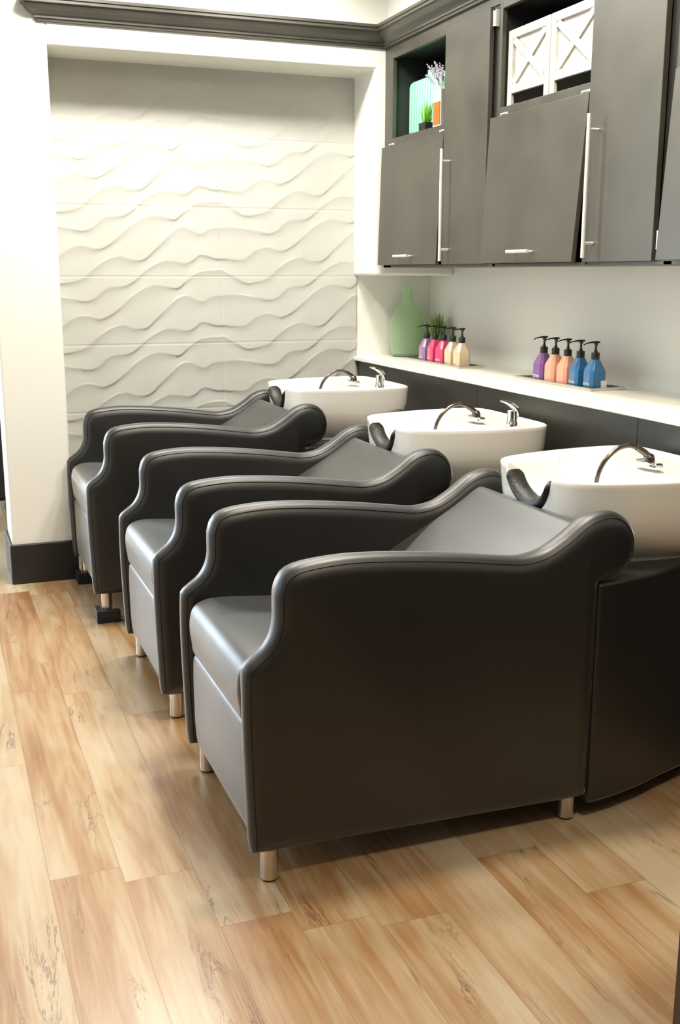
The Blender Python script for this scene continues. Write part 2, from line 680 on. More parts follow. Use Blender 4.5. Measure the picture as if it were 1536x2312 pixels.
# outline runs front-bottom -> up -> back, so +normal points outwards (to -X at the front)
def armrest(name, yo, sgn, parent):
    """yo = local y of the outer face, sgn = direction towards the seat"""
    T = 0.082
    prof = [(-0.026, 0.0), (-0.016, 0.0015), (-0.007, 0.005), (0.0, 0.010), (0.007, 0.015), (0.012, 0.022), (0.014, 0.032), (0.015, 0.041)]
    rings = []
    full = [(a, b) for a, b in prof] + [(a, T - b) for a, b in prof[::-1]][1:]
    for d, y in full:
        ps = 3 if d < -0.01 else 0
        Q = poly_offset(SP, d, ps)
        rg = []
        for q in Q:
            # the front of the arm is slimmer than the top roll
            w = 1.0
            lowf = max(0.0, min(1.0, (0.66 - q.y) / 0.2)) * max(0.0, min(1.0, (0.75 - q.x) / 0.1))
            yy = y * (1 - 0.28 * lowf)
            rg.append(Vector((q.x, yo + sgn * yy, q.y)))
        rings.append(rg)
    bm = bmesh.new()
    loft(bm, rings)
    o = obj(name, bm, M_LEATHER, parent, True, sharp=60)
    # stitched seams along both edges of the roll
    for k, yy in enumerate((0.0085, T - 0.0085)):
        Q = poly_offset(SP, 0.0005, 0)
        nn = len(SP) - 40
        pts = []
        for q in Q[:nn]:
            lowf = max(0.0, min(1.0, (0.66 - q.y) / 0.2)) * max(0.0, min(1.0, (0.75 - q.x) / 0.1))
            pts.append(Vector((q.x, yo + sgn * yy * (1 - 0.28 * lowf), q.y)))
        bm = bmesh.new()
        tube(bm, pts, 0.0012, 5)
        obj('seam', bm, M_SEAM, o, True)
    return o


def cushion(name, prof, hw, parent, rad=0.022, puff=0.0):
    """prism in XZ with soft rounded ends in Y"""
    P = prof
    n = len(P)
    c = Vector((sum(p[0] for p in P) / n, sum(p[1] for p in P) / n))
    P = [Vector(p) for p in P]
    area_ = sum(P[i].x * P[(i + 1) % n].y - P[(i + 1) % n].x * P[i].y for i in range(n))
    s = -1 if area_ > 0 else 1
    rings = []
    ys = []
    for k in range(6):
        a = k / 5 * math.pi / 2
        ys.append((-hw + rad * (1 - math.sin(a)), -rad * (1 - math.cos(a)) * 1.0))
    ys = ys[::-1]
    full = ys + [(-y, d) for y, d in ys[::-1]]
    # ys ordered from edge (d=-rad) inward
    full = [(-hw + rad * (1 - math.cos(k / 6 * math.pi / 2)), -rad * (1 - math.sin(k / 6 * math.pi / 2))) for k in range(7)]
    full = full + [(-y, d) for y, d in full[::-1]]
    for y, d in full:
        Q = poly_offset(P, s * d, 1 if d < -rad * 0.4 else 0)
        rings.append([Vector((q.x, y, q.y)) for q in Q])
    bm = bmesh.new()
    loft(bm, rings)
    return obj(name, bm, M_LEATHER, parent, True, sharp=60)


def basin(parent):
    CX = 1.78
    half = [(1.490, 0.0), (1.490, 0.06), (1.492, 0.11), (1.500, 0.160), (1.530, 0.208), (1.60, 0.242), (1.70, 0.268), (1.80, 0.283), (1.90, 0.288), (1.97, 0.282), (2.012, 0.262), (2.034, 0.22), (2.040, 0.12), (2.040, 0.0)]
    hp = [Vector(p) for p in half]
    hp = cr(hp, 5)
    # resample evenly and mirror
    plan = hp + [Vector((p.x, -p.y)) for p in hp[-2:0:-1]]
    n = len(plan)
    ZR = 0.878

    def zr(p):
        if p.x < 1.60 and abs(p.y) < 0.118:
            a = abs(p.y) / 0.118
            return ZR - 0.108 * (1 - a ** 2.6) ** 0.62
        return ZR

    def sc(z):
        tab = [(0.655, 0.70, 0.50), (0.662, 0.735, 0.52), (0.68, 0.80, 0.56), (0.71, 0.875, 0.62), (0.74, 0.93, 0.68), (0.765, 0.958, 0.76), (0.775, 0.965, 0.965), (0.80, 0.978, 0.985), (0.85, 0.992, 0.997), (0.878, 1.0, 1.0)]
        for a, b in zip(tab, tab[1:]):
            if z <= b[0]:
                t = (z - a[0]) / (b[0] - a[0])
                t = max(0, t)
                return a[1] + (b[1] - a[1]) * t, a[2] + (b[2] - a[2]) * t
        return 1.0, 1.0

    levels = [0.655, 0.660, 0.668, 0.68, 0.695, 0.71, 0.725, 0.74, 0.752, 0.763, 0.768, 0.775, 0.785, 0.80, 0.82, 0.84, 0.86, 0.872]
    rings = []

    def pt(p, z, inset=0.0):
        f, b = sc(z)
        dx, dy = p.x - CX, p.y
        s = f if dx <= 0 else f + (b - f) * min(1.0, max(0, dx / 0.2))
        wy = f
        v = Vector((dx * s, dy * wy))
        if inset:
            L = v.length
            v *= (L - inset) / L
        return Vector((CX + v.x, v.y, z))

    for z in levels:
        rg = []
        for p in plan:
            zt = zr(p) - 0.006
            zz = 0.655 + (z - 0.655) * (zt - 0.655) / (0.872 - 0.655)
            rg.append(pt(p, zz))
        rings.append(rg)
    for ins, dz in ((0.002, -0.002), (0.006, 0.0), (0.014, 0.0), (0.019, -0.003), (0.022, -0.008)):
        rings.append([pt(p, zr(p) + dz, ins) for p in plan])
    # deck at the back, then the well
    def well(p, k):
        # cavity outline: same front, back limit pulled in for the tap deck
        ins, xb, z = k
        q = pt(p, min(zr(p), 0.87), 0.026)
        v = Vector((q.x - CX, q.y))
        L = max(v.length, 1e-4)
        v *= (L - ins) / L
        xx = CX + v.x
        kk = 0.05
        hh = max(0.0, min(1.0, 0.5 + 0.5 * (xx - xb) / kk))
        x = xx * (1 - hh) + xb * hh - kk * hh * (1 - hh)
        y = v.y * (1.0 if CX + v.x < xb else 1.0)
        if p.x > 1.75:
            y *= 0.93
        return Vector((x, y, min(z, zr(p) - 0.012)))
    for k in ((0.004, 1.745, 0.868), (0.012, 1.735, 0.85), (0.030, 1.72, 0.80), (0.055, 1.70, 0.75), (0.10, 1.67, 0.715), (0.16, 1.63, 0.70)):
        rings.append([well(p, k) for p in plan])
    bm = bmesh.new()
    loft(bm, rings)
    o = obj('basin', bm, M_CERAMIC, parent, True, sharp=50)
    o['label'] = 'white glazed basin'
    # foot collar
    bm = bmesh.new()
    rr = []
    for s, z in ((0.62, 0.640), (0.66, 0.642), (0.665, 0.652), (0.64, 0.660)):
        rr.append([Vector((CX - 0.015 + (p.x - CX) * s, p.y * s * 1.05, z)) for p in plan])
    loft(bm, rr)
    obj('collar', bm, M_CERAMIC, o, True, sharp=40)
    # neck rest: ribbed gel crescent lining the notch
    bm = bmesh.new()
    rings = []
    m_ = 36
    for i in range(m_ + 1):
        ph = math.pi * (i / m_)
        t = -math.cos(ph)
        dep = math.sin(ph)
        y = 0.112 * t
        z = (ZR - 0.016) - 0.094 * dep ** 1.15
        # inner (upper) edge of the crescent in the same section
        yi_ = 0.094 * t
        zi = (ZR - 0.014) - 0.062 * dep ** 1.3
        fsh, _ = sc(z)
        x0 = CX + (1.490 - CX) * fsh - 0.004
        O, I = Vector((0, y, z)), Vector((0, yi_, zi))
        if i in (0, m_):
            O = I.lerp(O, 0.3)
        ring = []
        for px, k in ((0.012, 0.0), (0.000, 0.10), (-0.006, 0.45), (0.000, 0.80), (0.012, 1.0), (0.032, 1.02), (0.048, 0.85), (0.055, 0.35), (0.045, 0.0), (0.03, -0.05)):
            p = O.lerp(I, k)
            q_ = min(1.0, (0.06 + dep) / 0.34) ** 0.5
            ring.append(Vector((x0 + 0.022 + (px - 0.022) * q_, p.y, p.z)))
        rings.append(ring)
    loft(bm, rings)
    r = obj('neck_rest', bm, M_RUBBER, o, True, sharp=70)
    r['label'] = 'black ribbed gel neck rest'
    # hose mount: chrome diamond plate with nut
    hx, hy = 1.835, -0.07
    bm = bmesh.new()
    pl = [(-0.012, -0.048), (0.012, -0.048), (0.024, 0.0), (0.012, 0.048), (-0.012, 0.048), (-0.024, 0.0)]
    loft(bm, [[Vector((hx + a * s, hy + b * s, z)) for a, b in pl] for s, z in ((1.0, 0.876), (1.0, 0.890), (0.86, 0.894))])
    h = obj('hose_mount', bm, M_CHROME, o)
    bevel(h, 0.002, 2)
    bm = bmesh.new()
    lathe(bm, [(0.015, 0.890), (0.0155, 0.900), (0.012, 0.912), (0.006, 0.915)], hx, hy, 0, 16)
    tube(bm, [(hx, hy, 0.905), (hx - 0.018, hy + 0.004, 0.920), (hx - 0.038, hy + 0.008, 0.932)], [0.010, 0.010, 0.0085], 12)
    tube(bm, cr([(hx - 0.034, hy + 0.007, 0.930), (hx - 0.062, hy + 0.012, 0.938), (hx - 0.098, hy + 0.014, 0.930), (hx - 0.135, hy + 0.014, 0.900), (hx - 0.155, hy + 0.014, 0.862), (hx - 0.160, hy + 0.014, 0.820)], 5), 0.0066, 12)
    h = obj('spray_hose', bm, M_HOSE, o, True, sharp=50)
    # lever tap near the rear corner
    lx, ly = 1.905, -0.205
    bm = bmesh.new()
    lathe(bm, [(0.021, 0.870), (0.020, 0.882), (0.0175, 0.886), (0.0175, 0.922), (0.0165, 0.926)], lx, ly, 0, 20)
    t_ = obj('tap', bm, M_CHROME, o, True, sharp=40)
    bm = bmesh.new()
    rg = []
    for dx, z, w, h_ in ((0.020, 0.912, 0.013, 0.020), (0.016, 0.928, 0.016, 0.018), (0.004, 0.942, 0.016, 0.013), (-0.014, 0.953, 0.014, 0.009), (-0.032, 0.960, 0.012, 0.006), (-0.046, 0.962, 0.008, 0.004)):
        rg.append([Vector((lx + dx + h_ * 0.45 * math.sin(a) * 0.5, ly + w * math.cos(a), z + h_ * 0.8 * math.sin(a))) for a in [2 * math.pi * k / 14 for k in range(14)]])
    loft(bm, rg)
    tl = obj('tap_lever', bm, M_CHROME, o, True, sharp=50)
    return o


def make_unit():
    root = thing('shampoo_chair', 'black leatherette shampoo chair with white basin', 'shampoo chair')
    HW = 0.343
    armrest('armrest', -HW, 1, root)
    armrest('armrest', HW, -1, root)
    iw = HW - 0.072
    seat = cr([(0.618, 0.378), (0.604, 0.42), (0.600, 0.468), (0.608, 0.508), (0.632, 0.530), (0.68, 0.537), (0.78, 0.530), (0.90, 0.521), (1.00, 0.522), (1.08, 0.540), (1.12, 0.556), (1.12, 0.48), (1.10, 0.40), (0.90, 0.365), (0.70, 0.362)], 5, True)
    cushion('seat', seat, iw - 0.004, root, 0.032)
    back = cr([(1.085, 0.535), (1.130, 0.570), (1.188, 0.612), (1.254, 0.650), (1.32, 0.687), (1.40, 0.733), (1.462, 0.775), (1.486, 0.786), (1.506, 0.778), (1.515, 0.755), (1.500, 0.66), (1.44, 0.60), (1.30, 0.53), (1.16, 0.48), (1.09, 0.49)], 5, True)
    cushion('backrest', back, iw - 0.003, root, 0.02)
    foot = cr([(0.618, 0.110), (0.612, 0.16), (0.610, 0.25), (0.611, 0.35), (0.618, 0.374), (0.634, 0.380), (0.652, 0.372), (0.658, 0.34), (0.660, 0.24), (0.658, 0.14), (0.650, 0.110), (0.634, 0.104)], 4, True)
    cushion('footrest', foot, iw - 0.006, root, 0.012)
    boxes('frame', [(0.685, 1.49, -0.30, 0.30, 0.10, 0.375), (1.10, 1.50, -0.30, 0.30, 0.10, 0.48)], M_BLOCK, root)
    for x, y in ((0.655, -0.295), (0.655, 0.305), (1.472, -0.292), (1.472, 0.292)):
        bm = bmesh.new()
        lathe(bm, [(0.0195, 0.004), (0.0215, 0.006), (0.0215, 0.12)], x, y, 0, 24)
        lg = obj('leg', bm, M_STEEL, root, True, sharp=40)
        lg['label'] = 'round brushed metal leg'
        bm = bmesh.new()
        lathe(bm, [(0.0185, 0.0), (0.0185, 0.005)], x, y, 0, 20)
        obj('foot_pad', bm, M_BLOCK, lg, True, sharp=40)
    # pedestal behind the chair
    hp = [(1.507, 0.338), (1.60, 0.326), (1.70, 0.302), (1.80, 0.268), (1.90, 0.238), (2.0, 0.205), (2.062, 0.18)]
    plan = hp + [(a, -b) for a, b in hp[::-1]]
    bm = bmesh.new()
    loft(bm, [[Vector((a, b, z)) for a, b in plan] for z in (0.048, 0.648)])
    pd = obj('pedestal', bm, M_LEATHER, root)
    bevel(pd, 0.012, 3, 50)
    boxes('plinth', [(1.56, 2.04, -0.17, 0.17, 0.0, 0.05)], M_BLOCK, pd)
    basin(root)
    return root


U1 = make_unit()
U1.location = (0, 2.475, 0)
U1['label'] = 'nearest black shampoo chair with white basin, whole side panel facing us'
U1['group'] = 'row of shampoo chairs'
U2 = copy_tree(U1)
U2.location = (0.0, 3.485, 0)
U2['label'] = 'middle black shampoo chair with white basin, on bare metal legs between the other two'
U3 = copy_tree(U1)
U3.location = (-0.055, 4.555, 0.033)
U3['label'] = 'far black shampoo chair with white basin, its legs propped on black blocks'

# blocks under the far chair
for k, (x, y, lab) in enumerate(((0.60, 4.26, 'small black block under the front leg of the far chair, side nearer the camera'), (0.60, 4.86, 'small black block under the front leg of the far chair, side nearer the tiled wall'))):
    bm = bmesh.new()
    w, d = 0.048, 0.045
    box(bm, x - w, x + w, y - d, y + d, 0, 0.032)
    box(bm, x - w, x + w, y - d, y - 0.024, 0.030, 0.052)
    box(bm, x - w, x - 0.024, y - 0.026, y + d, 0.030, 0.052)
    o = obj('riser_block', bm, M_BLOCK)
    bevel(o, 0.003, 2)
    tag(o, lab, 'block', 'blocks under the far chair')
o = boxes('riser_board', [(0.66, 1.42, 4.155, 4.205, 0, 0.10)], M_BLOCK, bev=0.004)
tag(o, 'long black board on the floor beneath the side of the far chair', 'board')

# ------------------------------------------------------------------ counter
XC = 2.064
ct = boxes('countertop', [(XC, XW, 0.6, Y3, 0.955, 0.977)], M_QUARTZ, bev=0.004)
tag(ct, 'long white stone countertop running along the right wall', 'countertop')
cb = thing('counter_base', 'dark charcoal laminate counter base under the white countertop', 'counter base', (XC + 0.02, 0, 0))
edges = [Y3, 3.878, 2.80, 1.72, 0.62]
for a, b in zip(edges, edges[1:]):
    boxes('panel', [(0.0, 0.018, b + 0.0012, a - 0.0012, 0.0, 0.955)], M_PANEL, cb, bev=0.001)
boxes('carcass', [(0.0175, 0.40, 0.64, Y3, 0.0, 0.955)], M_CABIN, cb)

# ------------------------------------------------------------------ wall cabinets
XK = 2.112


def bar_pull(parent, a, b, axis_out, r=0.0062, off=0.036, ends=0.045):
    """straight bar handle between a and b standing off the door"""
    a, b = Vector(a), Vector(b)
    d = (b - a).normalized()
    out = Vector(axis_out)
    bm = bmesh.new()
    tube(bm, [a + out * off, b + out * off], r, 14)
    for p in (a + d * ends, b - d * ends):
        tube(bm, [p, p + out * off], r * 0.72, 10)
    return obj('handle', bm, M_NICKEL, parent, True, sharp=40)


def butt_hinge(parent, p):
    bm = bmesh.new()
    tube(bm, [(p[0], p[1], p[2] - 0.028), (p[0], p[1], p[2] + 0.028)], 0.0048, 10)
    box(bm, p[0] - 0.002, p[0] + 0.014, p[1] - 0.016, p[1] - 0.012, p[2] - 0.03, p[2] + 0.03)
    return obj('hinge', bm, M_NICKEL, parent, True, sharp=40)


def flap_hinge(parent, y, z):
    bm = bmesh.new()
    box(bm, -0.004, 0.0, y - 0.028, y + 0.028, z - 0.004, z + 0.004)
    tube(bm, [(-0.005, y - 0.02, z), (-0.005, y + 0.02, z)], 0.003, 8)
    return obj('hinge', bm, M_NICKEL, parent)


def cabinet(y_far, y_near, ny0, ny1, td0, td1, label, tilt, hingez):
    """niche between ny0 (near) and ny1 (far); tall door between td0 and td1"""
    t = thing('wall_cabinet', label, 'cabinet', (XK, 0, 0), 'wall cabinets')
    zb, zt = 1.426, 2.45
    zs, zn = 2.018, 2.371
    D = XW - XK - 0.002
    pcs = [
        (0, 0.02, ny1, y_far, zb, zt),            # far stile
        (0, 0.02, ny0, ny1, zn, zt),              # top rail
        (0, 0.02, ny0, ny1, zs - 0.035, zs),      # shelf rail
        (0, 0.02, y_near, ny0, 2.392, zt), (0, 0.02, ny0 - 0.012, ny0, 1.43, 2.392),
        (0.02, D, y_near, y_far, zt - 0.03, zt),
        (0, D, y_near, y_far, zb, zb + 0.012),
    ]
    body = boxes('body', pcs, M_CAB, t, bev=0.0015)
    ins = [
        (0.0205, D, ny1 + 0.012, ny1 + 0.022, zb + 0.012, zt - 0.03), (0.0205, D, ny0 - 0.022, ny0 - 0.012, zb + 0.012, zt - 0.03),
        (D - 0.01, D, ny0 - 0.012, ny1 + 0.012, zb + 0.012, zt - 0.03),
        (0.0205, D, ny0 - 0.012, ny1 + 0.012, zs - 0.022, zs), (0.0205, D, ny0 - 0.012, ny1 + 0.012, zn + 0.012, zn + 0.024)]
    ins.append((0.004, 0.02, y_near + 0.002, ny0 - 0.012, 1.438, 2.392))   # black sheet behind the tall door, stands for shade in the gap
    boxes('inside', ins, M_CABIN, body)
    # lift-up flap, ajar at the bottom
    fl = bpy.data.objects.new('flap_door', None)
    h = 0.545
    bm = bmesh.new()
    fy0, fy1 = ny0 - 0.006, (y_far - 0.012 if y_far > 4.9 else (ny1 + 0.038 if y_far > 3 else ny1 + 0.016))
    box(bm, -0.02, -0.002, fy0, fy1, -h, 0)
    bm.verts.ensure_lookup_table()
    for v_ in bm.verts:
        if v_.co.z < -0.1 and v_.co.y < (fy0 + fy1) / 2:
            v_.co.y += 0.018
    f = obj('flap_door', bm, M_CAB, t)
    bevel(f, 0.0015, 2)
    f.location = (0, 0, 1.982)
    f.rotation_euler = (0, tilt, 0)
    yc = (fy0 + fy1) / 2 + 0.0
    bar_pull(f, (-0.02, yc + 0.075, -h + 0.038), (-0.02, yc - 0.075, -h + 0.038), (-1, 0, 0), r=0.006, off=0.03, ends=0.018)
    for y in (fy0 + 0.045, fy1 - 0.075):
        flap_hinge(body, y, 1.992)
    # tall door
    bm = bmesh.new()
    box(bm, -0.021, -0.001, td0, td1, 1.437, 2.388)
    d = obj('tall_door', bm, M_CAB, t)
    bevel(d, 0.002, 2)
    bar_pull(d, (-0.021, td1 - 0.062, 1.45), (-0.021, td1 - 0.062, 1.905), (-1, 0, 0), r=0.0068, off=0.038, ends=0.048)
    for z in hingez:
        butt_hinge(d, (-0.010, td0 - 0.012, z))
    return t


cabinet(4.93, 3.835, 4.262, 4.84, 3.872, 4.252, 'charcoal wall cabinet farthest along, its niche holding a mint vase', 0.032, (2.345, 1.50))
cabinet(3.833, 2.762, 3.185, 3.812, 2.795, 3.175, 'charcoal wall cabinet in the middle, its niche holding two white crates', 0.052, (2.345, 1.50))
cabinet(2.760, 1.76, 2.15, 2.722, 1.79, 2.14, 'charcoal wall cabinet nearest, cut by the right edge of the photo', 0.055, (2.345, 1.50))

# ------------------------------------------------------------------ crates in the middle niche
M_WHITEWOOD = mat('white_washed_wood', (0.50, 0.485, 0.44), 0.6, var=0.16, scale=14, stretch=(1, 1, 1), bump=0.4, bscale=40)


def crate(y0, y1, label):
    w, h, d = y1 - y0, 0.272, 0.24
    t = thing('wooden_crate', label, 'crate', (XK + 0.035, y0, 2.0185), 'white crates in the cabinet niche')
    s = 0.032
    boxes('frame', [(-0.014, 0, 0, s, 0, h), (-0.014, 0, w - s, w, 0, h), (-0.014, 0, s, w - s, h - s, h), (-0.014, 0, s, w - s, 0.045, 0.045 + s)], M_WHITEWOOD, t, bev=0.002)
    boxes('panel', [(-0.004, 0.002, s, w - s, 0.06, h - s * 0.5)], M_WHITEWOOD, t)
    boxes('box', [(0.002, d, 0, 0.008, 0, h), (0.002, d, w - 0.008, w, 0, h), (d - 0.008, d, 0, w, 0, h), (0.002, d, 0, w, h - 0.01, h)], M_WHITEWOOD, t)
    for sg in (1, -1):
        bm = bmesh.new()
        cy, cz = w / 2, (0.045 + s + h - s) / 2
        ly, lz = w - 2 * s, h - 0.045 - 2 * s
        L = math.hypot(ly, lz) - 0.012
        ang = math.atan2(lz, ly) * sg
        mt = Matrix.Translation((0, cy, cz)) @ Matrix.Rotation(ang, 4, 'X')
        dd = 0.002 if sg > 0 else 0.0
        box(bm, -0.012 - dd, -0.003, -L / 2, L / 2, -0.013, 0.013, mt)
        b = obj('brace', bm, M_WHITEWOOD, t)
        bevel(b, 0.002, 2)
    return t


crate(3.505, 3.800, 'white washed wooden crate with an X brace, left one beside the hinge')
crate(3.200, 3.498, 'white washed wooden crate with an X brace, right one beside the tall door')

# ------------------------------------------------------------------ things in the far niche
M_MINT = mat('mint_glaze', (0.22, 0.68, 0.46), 0.35, var=0.1)
nt = M_MINT.node_tree
tcn = nt.nodes.new('ShaderNodeTexCoord')
wv = nt.nodes.new('ShaderNodeTexWave')
wv.wave_type = 'BANDS'
wv.bands_direction = 'Y'
wv.inputs['Scale'].default_value = 11
wv.inputs['Distortion'].default_value = 1.2
wv.inputs['Detail'].default_value = 2
mpn = nt.nodes.new('ShaderNodeMapping')
mpn.inputs['Scale'].default_value = (1, 1, 0.08)
nt.links.new(tcn.outputs['Object'], mpn.inputs[0])
nt.links.new(mpn.outputs[0], wv.inputs['Vector'])
nt.links.new(ramp(nt, wv.outputs['Fac'], [(0.0, (0.15, 0.56, 0.36)), (0.35, (0.30, 0.72, 0.46)), (1.0, (0.42, 0.80, 0.55))]), nt.nodes['Principled BSDF'].inputs['Base Color'])
v = thing('ceramic_vase', 'flat mint green vase with vertical ribs and short neck, in the far niche', 'vase', (2.245, 4.665, 2.0185))


def rrect(hx, hy, r, n=6):
    out = []
    for cx, cy, a0 in ((hx - r, hy - r, 0), (-hx + r, hy - r, 90), (-hx + r, -hy + r, 180), (hx - r, -hy + r, 270)):
        for k in range(n + 1):
            a = math.radians(a0 + 90 * k / n)
            out.append((cx + r * math.cos(a), cy + r * math.sin(a)))
    return out


bm = bmesh.new()
rings = []
hyv = 0.185
for s, z in ((0.80, 0.0), (0.90, 0.006), (0.97, 0.022), (1.0, 0.05), (1.0, 0.20), (1.0, 0.234), (0.985, 0.246), (0.95, 0.252), (0.85, 0.254)):
    base = rrect(0.048, hyv, 0.028)
    rg = []
    for x, y in base:
        rib = 0.0022 * math.cos(y * 2 * math.pi / 0.024) if abs(x) > 0.03 else 0
        rg.append(Vector(((x + math.copysign(rib, x)) * s, y - (1 - s) * 0.12 * (1 if y > 0 else -1), z)))
    rings.append(rg)
# finer ribs need more vertices along the long sides
def long_rrect(hx, hy, r):
    pts = []
    for k in range(61):
        pts.append((hx, -hy + r + (2 * hy - 2 * r) * k / 60))
    for k in range(1, 6):
        a = math.radians(90 * k / 6)
        pts.append((hx - r + r * math.cos(a), hy - r + r * math.sin(a)))
    for k in range(1, 6):
        a = math.radians(90 + 90 * k / 6)
        pts.append((-hx + r + r * math.cos(a), hy - r + r * math.sin(a)))
    for k in range(61):
        pts.append((-hx, hy - r - (2 * hy - 2 * r) * k / 60))
    for k in range(1, 6):
        a = math.radians(180 + 90 * k / 6)
        pts.append((-hx + r + r * math.cos(a), -hy + r + r * math.sin(a)))
    for k in range(1, 6):
        a = math.radians(270 + 90 * k / 6)
        pts.append((hx - r + r * math.cos(a), -hy + r + r * math.sin(a)))
    return pts
rings = []
for s, z in ((0.0, 0.0), (0.012, 0.003), (0.004, 0.018), (0.0, 0.04)):
    pass
for ins, z in ((0.022, 0.0), (0.010, 0.004), (0.004, 0.014), (0.0, 0.03), (0.0, 0.23), (0.003, 0.243), (0.010, 0.251), (0.022, 0.254)):
    rg = []
    for x, y in long_rrect(0.048 - ins, hyv - ins, 0.022):
        rib = 0.0024 * math.cos(y * 2 * math.pi / 0.026) if 0.02 < z < 0.24 else 0
        rg.append(Vector((x + math.copysign(rib, x), y, z)))
    rings.append(rg)
loft(bm, rings)
obj('body', bm, M_MINT, v, True, sharp=50)
bm = bmesh.new()
lathe(bm, [(0.040, 0.25), (0.036, 0.256), (0.036, 0.276), (0.038, 0.280), (0.032, 0.281), (0.030, 0.262)], 0, -0.005, 0, 24)
obj('neck', bm, M_MINT, v, True, sharp=50)

M_GRASSB = mat('bright_artificial_grass', (0.20, 0.52, 0.05), 0.5, var=0.3, scale=30)
M_GRASS = mat('grass_green', (0.17, 0.30, 0.05), 0.5, var=0.5, scale=40)


def blade(bm, base, tip, bend, w):
    base, tip, bend = Vector(base), Vector(tip), Vector(bend)
    d = (tip - base)
    side = d.cross(Vector((0, 0, 1)))
    if side.length < 1e-4:
        side = Vector((1, 0, 0))
    side.normalize()
    if random.random() < 0.5:
        side = (side + Vector((random.uniform(-1, 1), random.uniform(-1, 1), 0))).normalized()
    prev = None
    nrm = side.cross(d).normalized() * w * 0.35
    for k in range(6):
        t = k / 5
        p = base.lerp(tip, t) + bend * (4 * t * (1 - t)) * 0.25
        ww = w * (1 - t ** 2) + 0.0003
        c = [bm.verts.new(p - side * ww), bm.verts.new(p + nrm * (1 - t)), bm.verts.new(p + side * ww)]
        if prev:
            bm.faces.new((prev[0], prev[1], c[1], c[0]))
            bm.faces.new((prev[1], prev[2], c[2], c[1]))
            bm.faces.new((prev[2], prev[0], c[0], c[2]))
        prev = c


g = thing('potted_grass', 'tiny bright green artificial grass in a black pot before the mint vase', 'plant', (2.150, 4.545, 2.0185))
bm = bmesh.new()
loft(bm, [[Vector((sx * s, sy * s, z)) for sx, sy in rrect(0.026, 0.034, 0.004, 2)] for s, z in ((0.95, 0), (1.0, 0.035))])
obj('pot', bm, M_BLOCK, g)
bm = bmesh.new()
for i in range(70):
    a = random.uniform(0, 2 * math.pi)
    r = random.uniform(0, 0.022)
    l = random.uniform(0.05, 0.095)
    sp = random.uniform(0.0, 0.032)
    b0 = Vector((math.cos(a) * r, math.sin(a) * r, 0.033))
    blade(bm, b0, b0 + Vector((math.cos(a) * sp * 0.6, math.sin(a) * sp * 1.2, l)), (random.uniform(-.01, .01), random.uniform(-.01, .01), 0), 0.0026)
obj('grass_blades', bm, M_GRASSB, g)

M_ORANGE = mat('orange_copper_glass', (0.45, 0.12, 0.02), 0.35)
M_CREAM = mat('cream_plastic', (0.72, 0.70, 0.62), 0.45)
pk = thing('lavender_pot', 'cream and orange container of dried lavender half hidden behind the tall door', 'plant', (2.163, 4.418, 2.0185))
bm = bmesh.new()
loft(bm, [[Vector((sx, sy, z)) for sx, sy in rrect(0.028, 0.038, 0.004, 2)] for z in (0, 0.155)])
obj('container', bm, M_CREAM, pk)
boxes('band', [(-0.0300, -0.0275, -0.036, 0.028, 0.012, 0.105)], M_ORANGE, pk)
M_LAV = mat('dried_lavender', (0.42, 0.36, 0.44), 0.8, var=0.3, scale=60)
bm = bmesh.new()
for i in range(11):
    a = random.uniform(0, 2 * math.pi)
    l = random.uniform(0.10, 0.17)
    tip = Vector((math.cos(a) * 0.02 - 0.005, 0.045 + math.sin(a) * 0.04 + (0.05 if i < 4 else 0), 0.115 + l))
    b0 = Vector((0, 0, 0.14))
    tube(bm, [b0, b0.lerp(tip, 0.6), tip], 0.0008, 5)
    for k in range(9):
        p = b0.lerp(tip, 0.55 + 0.45 * k / 8)
        for q in range(3):
            o_ = Vector((random.uniform(-1, 1), random.uniform(-1, 1), random.uniform(-.5, .5))) * 0.0045
            bmesh.ops.create_icosphere(bm, subdivisions=1, radius=random.uniform(0.0022, 0.0038), matrix=Matrix.Translation(p + o_))
obj('lavender_stems', bm, M_LAV, pk)

# ------------------------------------------------------------------ on the counter
ZT = 0.977
M_GGLASS = bpy.data.materials.new('pale_green_glass')
M_GGLASS.use_nodes = True
nt = M_GGLASS.node_tree
pb = nt.nodes['Principled BSDF']
tcn = nt.nodes.new('ShaderNodeTexCoord')
nn = nt.nodes.new('ShaderNodeTexNoise')
nn.inputs['Scale'].default_value = 9
nt.links.new(tcn.outputs['Object'], nn.inputs['Vector'])
nt.links.new(ramp(nt, nn.outputs['Fac'], [(0.3, (0.82, 0.985, 0.76)), (0.7, (0.87, 0.99, 0.81))]), pb.inputs['Base Color'])
pb.inputs['Roughness'].default_value = 0.06
pb.inputs['Transmission Weight'].default_value = 0.88
pb.inputs['IOR'].default_value = 1.18
dj = thing('glass_demijohn', 'large pale green glass demijohn standing in the counter corner', 'bottle', (2.318, 5.100, ZT))
bm = bmesh.new()
pr_o = [(0.070, 0.0), (0.080, 0.004), (0.084, 0.018), (0.090, 0.05), (0.095, 0.09), (0.097, 0.13), (0.094, 0.165), (0.084, 0.20), (0.066, 0.235), (0.045, 0.262), (0.032, 0.285), (0.026, 0.308), (0.025, 0.335), (0.029, 0.350), (0.029, 0.356)]
pr_i = [(r - 0.003, z + (0.005 if z < 0.01 else 0)) for r, z in pr_o][::-1]
k0 = 0.93
lathe(bm, [(r * k0, z) for r, z in pr_o + pr_i], n=40)
obj('glass_body', bm, M_GGLASS, dj, True, sharp=60)

